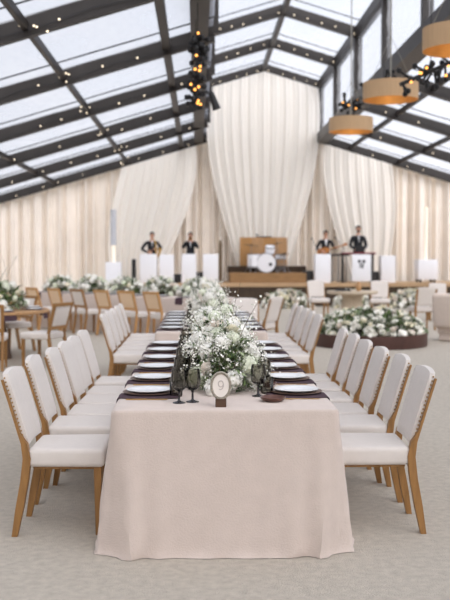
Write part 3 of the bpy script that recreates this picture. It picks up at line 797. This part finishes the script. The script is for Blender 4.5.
def column(label, x, w, y0, y1, Y, zb, h, mt, mid=None):
    t = thing('candle_column', label, 'candle column', (PX(x, Y), Y, zb))
    ww = w/F*Y; zt = PZ(y1, Y)-zb
    b = MB(); b.box((0, 0, zt-h/2), (ww, ww, h), .012); b.build('pedestal', M['white'], t)
    for sx in (-1, 1):
        for sy in (-1, 1):
            l = zt-h
            if l > .02: bb = MB(); bb.box((sx*ww*.36, sy*ww*.36, l/2), (.06, .06, l)); bb.build('leg', M['black'], t, smooth=False)
    top = PZ(y0, Y)-zb; z1 = zt+(top-zt)*(.32 if mid else .55)
    b = MB(); b.tube([(0, 0, zt), (0, 0, z1)], .055, 16); b.build('lower_tube', M['wax'], t)
    b = MB(); b.tube([(0, 0, z1), (0, 0, top)], .075 if mid else .06, 16); b.build('upper_tube', M[mt], t)
column('tall frosted column on a white box, left of the saxophone player', 114, 15, 210, 262, 24.5, 0, 1.3, 'frost', 1)
column('tall ivory candle column on a white box at the right of stage', 427, 19.5, 207, 259.5, 28.9, SZ, .62, 'wax')
b = MB(); b.lathe([(.05, 0), (.05, 1.1), (.06, 1.12), (.03, 1.3), (0, 1.32)], 12); b.lathe([(0, 0), (.12, 0), (.12, .03), (.05, .05)], 16)
o = b.build('twig_lantern', M['twig']); o.location = (PX(220.5, 28.7), 28.75, SZ); tag(o, 'slim brown twig post beside the plinths left of the drums', 'post')
b = MB(); b.box((0, 0, .55), (.16, .16, 1.1), .02); o = b.build('line_speaker', M['black']); o.location = (PX(134, 27.3), 27.35, 0); 
b2 = MB(); b2.lathe([(.16, 0), (.16, .03), (.03, .05), (.03, .06)], 16); b2.build('base', M['black'], o)
o.scale = (.75, .75, 1.3); tag(o, 'slim black column speaker left of the saxophone plinth', 'speaker')
for (x, Y, w, h, lab) in ((178, 28.9, .3, .26, 'black floor monitor between the second and third white plinths'), (199, 28.9, .3, .32, 'black floor monitor between the third and fourth white plinths'), (376.5, 28.9, .36, .34, 'black floor monitor beside the keyboard stand'), (309, 28.9, .34, .36, 'black floor monitor left of the guitarist plinth')):
    t = thing('floor_monitor', lab, 'speaker', (PX(x, Y), Y, SZ), 0, 'black stage monitors')
    b = MB(); b.box((0, 0, h/2), (w, .3, h), .02); b.v = [(p[0], p[1]+(.1*p[2]/h), p[2]) for p in b.v]; b.build('cabinet', M['black'], t)
    b = MB(); b.box((0, -.15, h*.5), (w*.8, .02, h*.7), .006); b.v = [(p[0], p[1]+(.1*p[2]/h), p[2]) for p in b.v]; b.build('grille', M['bronze'], t)

# keyboard station
KX = PX(357, 28.3)
t = thing('keyboard_stand', 'keyboard table with red edge and white front panel bearing a black emblem', 'keyboard stand', (KX, 28.35, SZ))
b = MB(); b.box((.05, 0, .895), (1.04, .36, .05), .008); b.build('keyboard', M['black'], t)
b = MB(); b.box((.05, -.185, .91), (1.04, .012, .03), .004); b.build('red_edge', M['red'], t)['label'] = 'red front edge'
b = MB(); w = 19/F*28.3
b.box((.13, -.2, .46), (w, .03, .82), .006); pn = b.build('front_panel', M['white'], t)
for s in (-1, 1):
    b = MB(); b.lathe([(0, 0), (.045, 0), (.05, .004), (.045, .01), (0, .01)], 16, mx=Matrix.Translation((.13+s*.068, -.214, .66)) @ Matrix.Rotation(PI/2, 4, 'X')); b.build('emblem', M['black'], pn)
b = MB()
for q in (-1, 0, 1):
    b.beam((.13+q*.055, -.218, .6), (.13+q*.04, -.218, .45), .018, .006, up=(0, 1, 0))
    b.beam((.06, -.218, .53+q*.055), (.20, -.218, .53+q*.055), .018, .006, up=(0, 1, 0))
b.build('emblem', M['keder'], pn, smooth=False)
for s in (-.42, .5):
    for y in (-.12, .12):
        b = MB(); b.tube([(s, y, 0), (s, y, .88)], .018); b.build('leg', M['black'], t)
t = thing('side_keyboard', 'black keyboard on slim chrome legs between guitarist and red-edged stand', 'keyboard', (PX(340, 28.7), 28.8, SZ))
b = MB(); b.box((0, 0, .855), (.6, .3, .06), .01); b.build('keyboard', M['black'], t)
for s in (-.22, -.02, .22):
    b = MB(); b.tube([(s, 0, 0), (s, 0, .83)], .016); b.build('leg', M['grey'], t)
def micstand(label, x, Y, h, reach):
    t = thing('microphone_stand', label, 'microphone stand', (PX(x, Y), Y, SZ), 0, 'microphone stands')
    b = MB(); b.lathe([(0, .03), (.03, .03), (.11, .02), (.12, 0)], 16); b.build('base', M['black'], t)
    b = MB(); b.tube([(0, 0, .02), (0, 0, h)], .011); b.build('pole', M['grey'], t)
    b = MB(); b.tube([(-reach*.4, 0, h-.1), (reach, 0, h+.22)], .01); b.build('boom', M['grey'], t)
    b = MB(); b.tube([(reach, 0, h+.22), (reach*1.15, -.03, h+.26)], [.016, .026], 8); b.build('microphone', M['black'], t)
micstand('microphone stand with boom between the guitarist and keyboard player', 343, 29.1, 1.15, -.22)
micstand('microphone stand leaning to the guitarist from the left', 316, 29.0, 1.12, -.12)

# ------------------------------------------------------------------ people
def person(label, loc, rz, arms, H=1.75, lean=0, headturn=0, hairm='hair', glasses=False, beard=False, shirtw=.032, tie=False, name='person', nod=0):
    """arms: {'L':(elbow,wrist,palm_dir), 'R':...} local coords facing -Y, feet at origin, made for 1.75 m"""
    t = thing(name, label, 'person', loc, rz)
    verts = []; rad = []; edges = []; kind = []
    def add(p, r, par=None, k='suit'):
        verts.append(V(p)); rad.append(r if isinstance(r, tuple) else (r, r)); kind.append(k)
        if par is not None: edges.append((par, len(verts)-1))
        return len(verts)-1
    def ln(p):   # forward lean above the hips
        z = p[2]; k = max(0, z-.95); return (p[0], p[1]-lean*k, p[2]-lean*lean*.5*k)
    pel = add((0, 0, .96), (.15, .115)); sp = add(ln((0, 0, 1.12)), (.14, .11), pel); ch = add(ln((0, -.005, 1.30)), (.165, .12), sp)
    nb = add(ln((0, .01, 1.455)), (.085, .075), ch); nk = add(ln((0, 0, 1.52)), .052, nb, 'skin')
    hj = add(ln((0, -.02, 1.585)), (.062, .07), nk, 'skin'); hm = add(ln((0, -.022, 1.655)), (.076, .09), hj, 'skin'); ht = add(ln((0, -.01, 1.715)), (.06, .07), hm, 'skin')
    for s, key in ((-1, 'R'), (1, 'L')):
        hp = add((s*.095, 0, .88), .092, pel); kn = add((s*.11, -.02, .5), .06, hp); an = add((s*.115, .01, .09), .042, kn, 'shoe'); add((s*.125, -.13, .035), .035, an, 'shoe')
        sh = add(ln((s*.185, 0, 1.41)), .064, ch); el, wr, pd = arms[key]
        e = add(el, .058, sh); w = add(wr, .038, e); pd = V(pd).normalized(); pm = add(V(wr)+pd*.055, (.034, .026), w, 'skin')
        fw = V(wr)+pd*.09; side = pd.cross(V((0, -.3, 1))).normalized(); curl = side.cross(pd).normalized()*-1
        for q, fl in enumerate((.065, .075, .07, .055)):
            o = side*((q-1.5)*.019); a = add(fw+o, .0095, pm, 'skin'); bq = add(fw+o+pd*fl*.5+curl*.012, .0085, a, 'skin'); add(fw+o+pd*fl*.8+curl*.04, .0075, bq, 'skin')
        a = add(V(wr)+pd*.05+side*(-.04), .011, pm, 'skin'); add(V(wr)+pd*.085+side*(-.058)+curl*.015, .009, a, 'skin')
    sc = H/1.75
    me = bpy.data.meshes.new('tmp'); me.from_pydata([tuple(v) for v in verts], edges, []); ob = bpy.data.objects.new('tmp', me); C.objects.link(ob)
    md = ob.modifiers.new('s', 'SKIN'); md.use_smooth_shade = True
    for i, sv in enumerate(ob.data.skin_vertices[0].data): sv.radius = rad[i]; sv.use_root = (i == 0)
    ss = ob.modifiers.new('d', 'SUBSURF'); ss.levels = 2; ss.render_levels = 2
    bpy.context.view_layer.update(); dg = bpy.context.evaluated_depsgraph_get()
    bm_ = bpy.data.meshes.new_from_object(ob.evaluated_get(dg)); bpy.data.objects.remove(ob); 
    bm_.name = 'body'; bm_.materials.clear()
    for k in ('suit', 'skin', 'black'): bm_.materials.append(M[k])
    hc = verts[hm]
    segsk = [(verts[a], verts[b_], kind[b_]) for a, b_ in edges]
    # nose and brow relief
    for v in bm_.vertices:
        d = v.co-hc
        if d.y < -.06 and abs(d.x) < .02 and -.035 < d.z < .015: v.co.y -= .018*(1-abs(d.x)/.02)
    for p in bm_.polygons:
        c = p.center; best = None; bd = 9
        for a, b_, k in segsk:
            ab = b_-a; tt = max(0, min(1, (c-a).dot(ab)/max(ab.length_squared, 1e-9))); dd = (c-(a+ab*tt)).length
            if dd < bd: bd = dd; best = k
        p.material_index = {'suit': 0, 'skin': 1, 'shoe': 2}[best]; p.use_smooth = True
    body = link('body', bm_, t); t.scale = (sc,)*3
    b = MB()
    def hairfn(u, v):
        a = u*2*PI; ph = v*1.75
        front = max(0, -math.sin(a)); lim = ph if True else 0
        ph = v*(1.9-.85*front)
        r = 1.0; return (hc.x+.088*math.sin(ph)*math.cos(a), hc.y+.012+.102*math.sin(ph)*math.sin(a), hc.z+.02+.10*math.cos(ph))
    b.grid(hairfn, 24, 8); b.build('hair', M[hairm], t)
    for s in (-1, 1):
        b = MB(); b.ball((hc.x+s*.03, hc.y-.083, hc.z+.002), .009, 8, 6, sc=(1.2, .8, .8)); b.build('eye', M['black'], t)
        b = MB(); b.ball((hc.x+s*.078, hc.y+.01, hc.z-.005), .02, 8, 6, sc=(.4, .8, 1.3)); b.build('ear', M['skin'], t)
    b = MB(); b.box((hc.x, hc.y-.078, hc.z-.045), (.04, .012, .008), .003); b.build('mouth', M['red'], t)
    if glasses:
        b = MB()
        for s in (-1, 1): b.tube([(hc.x+s*.034+.024*math.cos(q*PI/6), hc.y-.094, hc.z+.003+.02*math.sin(q*PI/6)) for q in range(13)], .004, 5)
        b.tube([(hc.x-.01, hc.y-.095, hc.z+.003), (hc.x+.01, hc.y-.095, hc.z+.003)], .003, 5); b.build('glasses', M['black'], t)
    if beard:
        b = MB(); b.ball((hc.x, hc.y-.045, hc.z-.062), .06, 12, 8, sc=(1, .75, .65)); b.build('beard', M['hair'], t)
    # shirt front: narrow wedge lying on the chest
    b = MB(); 
    def sf(u, v):
        z = 1.47-.24*v; w = shirtw*(1-v)*1.0+.004; x = (u*2-1)*w; q = ln((x, 0, z)); 
        return (q[0], q[1]-(.082+.05*min(1, v*1.6))+x*x*2.5, q[2])
    b.grid(sf, 6, 8); b.build('shirt_front', M['shirt'], t)
    if tie:
        b = MB(); b.grid(lambda u, v: (lambda q: (q[0]*.25, q[1]-.006, q[2]))(sf(u, v)), 2, 8); b.build('tie', M['black'], t)
    return t, sc
MY = 29.15
# saxophone player
p_, sc = person('man in a black suit with a white shirt playing a saxophone behind plinths', (PX(152, MY), MY, SZ), .15,
    {'R': ((-.36, .02, 1.16), (-.16, -.2, 1.04), (.6, -.5, .1)), 'L': ((.33, -.05, 1.18), (.12, -.26, 1.16), (-.5, -.5, .1))}, H=1.56, lean=.16, tie=True)
t = thing('saxophone', 'brass saxophone held by the man behind the leftmost plinths', 'saxophone', (PX(154, MY), MY-.28, SZ))
b = MB(); b.tube([(-.02, .12, 1.31), (.02, .03, 1.33), (.06, 0, 1.27), (.08, -.02, 1.1), (.1, -.04, .86), (.13, -.06, .8), (.17, -.08, .84), (.2, -.1, .98), (.22, -.12, 1.05)], [.007, .01, .014, .018, .026, .03, .034, .042, .065], 10, cap=False); b.build('tube', M['gold'], t)
b = MB()
for k in range(6): b.ball((.06+.006*k, -.035, 1.22-.06*k), .014, 6, 4, sc=(1, .6, 1))
b.build('keys', M['brass'], t)
# trumpet player
p_, sc = person('man in a black suit raising a trumpet to his mouth', (PX(190.5, MY), MY, SZ), 0,
    {'R': ((-.27, -.1, 1.2), (-.06, -.25, 1.44), (.5, -.3, .5)), 'L': ((.27, -.1, 1.2), (.07, -.27, 1.42), (-.5, -.3, .5))}, H=1.55, lean=.05)
t = thing('trumpet', 'brass trumpet held to the lips of the second musician', 'trumpet', (PX(190.5, MY), MY-.1, SZ))
b = MB(); b.tube([(0, -.0, 1.385), (0, -.15, 1.38), (0, -.35, 1.36), (0, -.42, 1.355), (0, -.47, 1.35)], [.008, .009, .012, .03, .06], 12, cap=False)
b.tube([(0, -.1, 1.375), (.0, -.1, 1.33), (0, -.28, 1.32), (0, -.3, 1.36)], .009, 6); b.build('horn', M['gold'], t)
b = MB()
for k in range(3): b.tube([(0, -.16-.035*k, 1.31), (0, -.16-.035*k, 1.42)], .011, 8)
b.build('valves', M['brass'], t)
# guitarist
GX = PX(325.5, MY)
p_, sc = person('man in dark suit and sunglasses playing an electric guitar', (GX, MY, SZ), .1,
    {'R': ((-.29, .02, 1.14), (-.2, -.24, 1.06), (.6, -.5, -.1)), 'L': ((.29, -.06, 1.15), (.32, -.27, 1.16), (-.3, -.5, .4))}, H=1.61, glasses=True, lean=.05)
t = thing('electric_guitar', 'sunburst electric guitar held across the guitarist', 'guitar', (GX, MY-.2, SZ+1.0))
mxg = Matrix.Rotation(-.28, 4, 'Y')
b = MB(); n = 32; ol = []
for k in range(n):
    a = 2*PI*k/n; r = .15*(1+.18*math.cos(2*a)-.07*math.cos(a)); ol.append((-.08+r*1.1*math.cos(a), r*.85*math.sin(a)))
b.add([mxg @ V((x, s, z)) for s in (-.025, .025) for x, z in ol], [tuple(range(n)), tuple(range(2*n-1, n-1, -1))]+[(k, n+k, n+(k+1) % n, (k+1) % n) for k in range(n)]); b.build('body', M['guitarwood'], t)
b = MB(); b.box((.33, -.01, 0), (.52, .025, .045), .004, mx=mxg); b.build('neck', M['tan'], t)
b = MB(); b.box((.63, -.01, .01), (.13, .02, .08), .008, mx=mxg); b.build('headstock', M['guitarwood'], t)
b = MB(); b.box((-.05, -.03, 0), (.03, .012, .09), .002, mx=mxg); b.box((-.14, -.03, 0), (.03, .012, .09), .002, mx=mxg); b.build('pickup', M['black'], t)
# keyboard player
KPX = PX(358.5, MY)
person('tall man in a black suit and white shirt behind the red-edged keyboard', (KPX, MY, SZ), 0,
    {'R': ((-.25, -.02, 1.13), (-.13, -.28, 1.02), (.2, -.8, -.25)), 'L': ((.25, -.02, 1.13), (.13, -.28, 1.02), (-.2, -.8, -.25))}, H=1.76, lean=.04, tie=True, beard=True)
t = thing('laptop', 'small black laptop standing open on the keyboard', 'laptop', (KX+.1, 28.38, SZ+.92))
b = MB(); b.box((0, 0, .01), (.3, .2, .02), .004); b.build('base', M['black'], t)
b = MB(); b.box((0, -.1, .11), (.3, .012, .2), .004); b.build('screen', M['black'], t)

# ------------------------------------------------------------------ pendant lamps
def mk_pendant():
    t = thing('pendant_lamp', '-', 'pendant lamp'); r = .45; h = .28
    b = MB(); b.lathe([(r, 0), (r, h)], 56); b.build('lamp_shade', M['shade'], t)
    b = MB(); b.lathe([(r, h), (r-.008, h), (r-.008, 0), (r, 0)], 56); b.build('shade_lining', M['goldfoil'], t)
    b = MB(); b.lathe([(r-.01, h-.015), (.0, h-.015)], 40); b.lathe([(r-.01, h-.01), (.0, h-.01)], 40); b.build('top_disc', M['goldfoil'], t)
    for k in range(3):
        a = 2*PI*k/3+.4; b = MB(); b.tube([(.1*math.cos(a), .1*math.sin(a), h-.04), (.18*math.cos(a), .18*math.sin(a), h-.1)], .015); bb = b.build('socket', M['brass'], t)
        b = MB(); b.ball((.2*math.cos(a), .2*math.sin(a), h-.13), .035, 10, 8); b.build('bulb', M['bulb'], t)
    b = MB(); b.tube([(0, 0, h), (0, 0, 3.05)], .012); b.build('cord', M['cord'], t)
    for k in range(3):
        a = 2*PI*k/3; b = MB(); b.tube([((r-.02)*math.cos(a), (r-.02)*math.sin(a), h-.01), (0, 0, h+.75)], .004, 4); b.build('wire', M['cord'], t)
    b = MB(); b.lathe([(0, 3.0), (.06, 3.0), (.06, 3.06), (0, 3.07)], 16); b.build('canopy', M['bronze'], t)
    return t
pendant = Kind(mk_pendant)
pl = [(3.15, 19.2, 'smallest looking, farthest of the tan drum pendants'), (3.16, 15.3, 'middle one of the three tan drum pendants'), (3.32, 11.9, 'largest looking tan drum pendant, at the right edge')]
for X, Y, lab in pl:
    zb = 4.06 if Y > 12 else 4.12
    o = pendant((X, Y, zb), .3, lab, 'drum pendant lamps')
    ld = bpy.data.lights.new('lamp_glow', 'POINT'); ld.energy = 1.4; ld.color = (1, .74, .42); ld.shadow_soft_size = .12
    lo = bpy.data.objects.new('lamp_glow', ld); C.objects.link(lo); lo.location = (X, Y, zb+.14)

# ------------------------------------------------------------------ fairy lights on the rafters, lamp clusters
ro = ['farthest', 'second farthest', 'third farthest', 'fourth farthest', 'fifth farthest', 'sixth farthest', 'seventh farthest']
bulb_me = None
_b = MB(); _b.ball((0, 0, 0), .014, 8, 6); bulb_me = _b.mesh('bulb', M['fairy'])
def fairy(label, p, q, Y, n, seed, bunch=None):
    rr = random.Random(seed); t = thing('fairy_lights', label, 'string lights', (p[0], Y, p[1]), 0, 'fairy lights along the rafters')
    d = V((q[0]-p[0], 0, q[1]-p[1])); b = MB(); pts = []
    for k in range(31):
        v = k/30; pts.append(d*v+V((0, -.1, -.02-.05*abs(math.sin(v*PI*5)))))
    b.tube(pts, .006, 4); b.build('wire', M['keder'], t)
    for k in range(n):
        v = (k+rr.uniform(.2, .8))/n; i = min(int(v*30), 29); c = pts[i].lerp(pts[i+1], v*30-i)
        link('bulb', bulb_me, t, c+V((0, -.02, rr.uniform(-.03, .05))))
    for bx in (bunch or []):
        v = (bx-p[0])/(q[0]-p[0])
        for k in range(5):
            c = d*v+V((rr.gauss(0, .09), -.12, rr.gauss(0, .05))); link('bulb', bulb_me, t, c)
for j in range(7):
    Y = RY[j]
    fairy(f'fairy lights along the left lower rafter, {ro[j]} from the camera', segs[0][0], segs[0][1], Y, 10, 100+j, [-2.35])
    fairy(f'fairy lights along the right lower rafter, {ro[j]} from the camera', segs[3][0], segs[3][1], Y, 8, 200+j)
    if j < 4:
        fairy(f'fairy lights along the left slope below the ridge, {ro[j]} from the camera', segs[1][0], segs[1][1], Y, 5, 300+j)
        fairy(f'fairy lights along the right slope below the ridge, {ro[j]} from the camera', segs[2][0], segs[2][1], Y, 5, 400+j)
amber_me = None
_b = MB(); _b.ball((0, 0, 0), .02, 8, 6); amber_me = _b.mesh('bulb', M['amber'])
def cluster(label, c, L, nb, seed, ax, wd=1.):
    rr = random.Random(seed); t = thing('lamp_cluster', label, 'light fixture', c)
    b = MB(); ax = V(ax).normalized()
    b.tube([-ax*L/2, ax*L/2], .03, 6); b.tube([(0, 0, 0), (0, 0, 1.0)], .008, 4)
    for k in range(26):
        p = ax*rr.uniform(-L/2, L/2); d = V((rr.gauss(0, 1), rr.gauss(0, 1), rr.gauss(0, 1))).normalized()*rr.uniform(.12, .26)*wd
        b.tube([p, p+d*.6, p+d], .02, 5); b.ball(p+d, .045, 6, 4)
    b.build('frame', M['black'], t)
    for k in range(nb):
        p = ax*rr.uniform(-L/2, L/2)+V((rr.gauss(0, .12)*wd, -.2*wd, rr.gauss(0, .1))); link('bulb', amber_me, t, p)
for j, (Y, x, y0, y1, nb) in enumerate(((14.0, 198, 42, 68, 4), (14.1, 196, 72, 106, 7))):
    z0, z1 = PZ(y0, Y), PZ(y1, Y)
    cluster(['black lamp cluster with amber bulbs, upper one below the left roof beam', 'black lamp cluster with amber bulbs, lower one below the left roof beam'][j], (PX(x, Y), Y, (z0+z1)/2), z0-z1, nb, 70+j, (0, 0, 1), .65)
cluster('dark twisting lamp cluster with amber bulbs right of the middle pendant', (PX(430, 13.5), 13.5, PZ(72, 13.5)), 1.0, 8, 75, (1, .1, .45))
cluster('dark lamp cluster with small amber bulbs behind the middle pendant', (PX(384, 17), 17.1, PZ(84, 17)), .5, 5, 77, (1, .1, .2))
cluster('small dark lamp cluster above the farthest drum pendant', (PX(352, 20.4), 20.4, PZ(106, 20.4)), .5, 4, 76, (1, .2, .1))
t = thing('spotlight', 'black spotlight hanging at the left roof post, aimed at the drapes', 'spotlight', (PX(214, 14), 14.05, PZ(102, 14)))
b = MB(); mxs = Matrix.Rotation(.35, 4, 'Y'); b.lathe([(0, .13), (.04, .13), (.05, .06), (.056, -.06), (.065, -.13), (.058, -.13), (0, -.1)], 18, mx=Matrix.Rotation(-.35, 4, 'Y')); b.build('housing', M['black'], t)
b = MB(); b.tube([(-.03, 0, .08), (-.1, 0, .14), (-.2, 0, .12)], .014); b.build('bracket', M['black'], t)

# ------------------------------------------------------------------ world and light
w = bpy.data.worlds.new('sky'); bpy.context.scene.world = w; w.use_nodes = True
nt = w.node_tree; bg = nt.nodes['Background']; N = nt.nodes.new; Lk = nt.links.new
tc = N('ShaderNodeTexCoord'); sx = N('ShaderNodeSeparateXYZ'); cr = N('ShaderNodeValToRGB')
Lk(tc.outputs['Generated'], sx.inputs[0]); Lk(sx.outputs['Z'], cr.inputs[0])
cr.color_ramp.elements[0].position = 0; cr.color_ramp.elements[0].color = (.78, .77, .77, 1)
cr.color_ramp.elements[1].position = .6; cr.color_ramp.elements[1].color = (.70, .74, .80, 1)
# hazy bright part of the sky round a veiled low sun behind the camera
dt = N('ShaderNodeVectorMath'); dt.operation = 'DOT_PRODUCT'; dt.inputs[1].default_value = V((.3, -.72, .62)).normalized()
nm = N('ShaderNodeVectorMath'); nm.operation = 'NORMALIZE'; Lk(tc.outputs['Generated'], nm.inputs[0]); Lk(nm.outputs[0], dt.inputs[0])
mx = N('ShaderNodeMath'); mx.operation = 'MAXIMUM'; mx.inputs[1].default_value = 0; Lk(dt.outputs['Value'], mx.inputs[0])
pw = N('ShaderNodeMath'); pw.operation = 'POWER'; pw.inputs[1].default_value = 5; Lk(mx.outputs[0], pw.inputs[0])
gl = N('ShaderNodeVectorMath'); gl.operation = 'SCALE'; gl.inputs[0].default_value = (4.3, 4.0, 3.65); Lk(pw.outputs[0], gl.inputs['Scale'])
ad = N('ShaderNodeVectorMath'); ad.operation = 'ADD'; 
xr = N('ShaderNodeMapRange'); xr.inputs[1].default_value = -.5; xr.inputs[2].default_value = .6; xr.inputs[3].default_value = .72; xr.inputs[4].default_value = 1.3; Lk(sx.outputs['X'], xr.inputs[0])
ms = N('ShaderNodeVectorMath'); ms.operation = 'SCALE'; Lk(cr.outputs[0], ms.inputs[0]); Lk(xr.outputs[0], ms.inputs['Scale'])
Lk(ms.outputs[0], ad.inputs[0]); Lk(gl.outputs[0], ad.inputs[1])
Lk(ad.outputs[0], bg.inputs[0]); bg.inputs[1].default_value = 1.0
sc_ = bpy.context.scene
sc_.view_settings.view_transform = 'Standard'; sc_.view_settings.look = 'None'; sc_.view_settings.gamma = 1; sc_.view_settings.exposure = .47
sc_.view_settings.use_curve_mapping = False
sc_.cycles.max_bounces = 8; sc_.cycles.diffuse_bounces = 4; sc_.cycles.transparent_max_bounces = 24; sc_.cycles.use_denoising = True
sc_.cycles.sample_clamp_indirect = 6
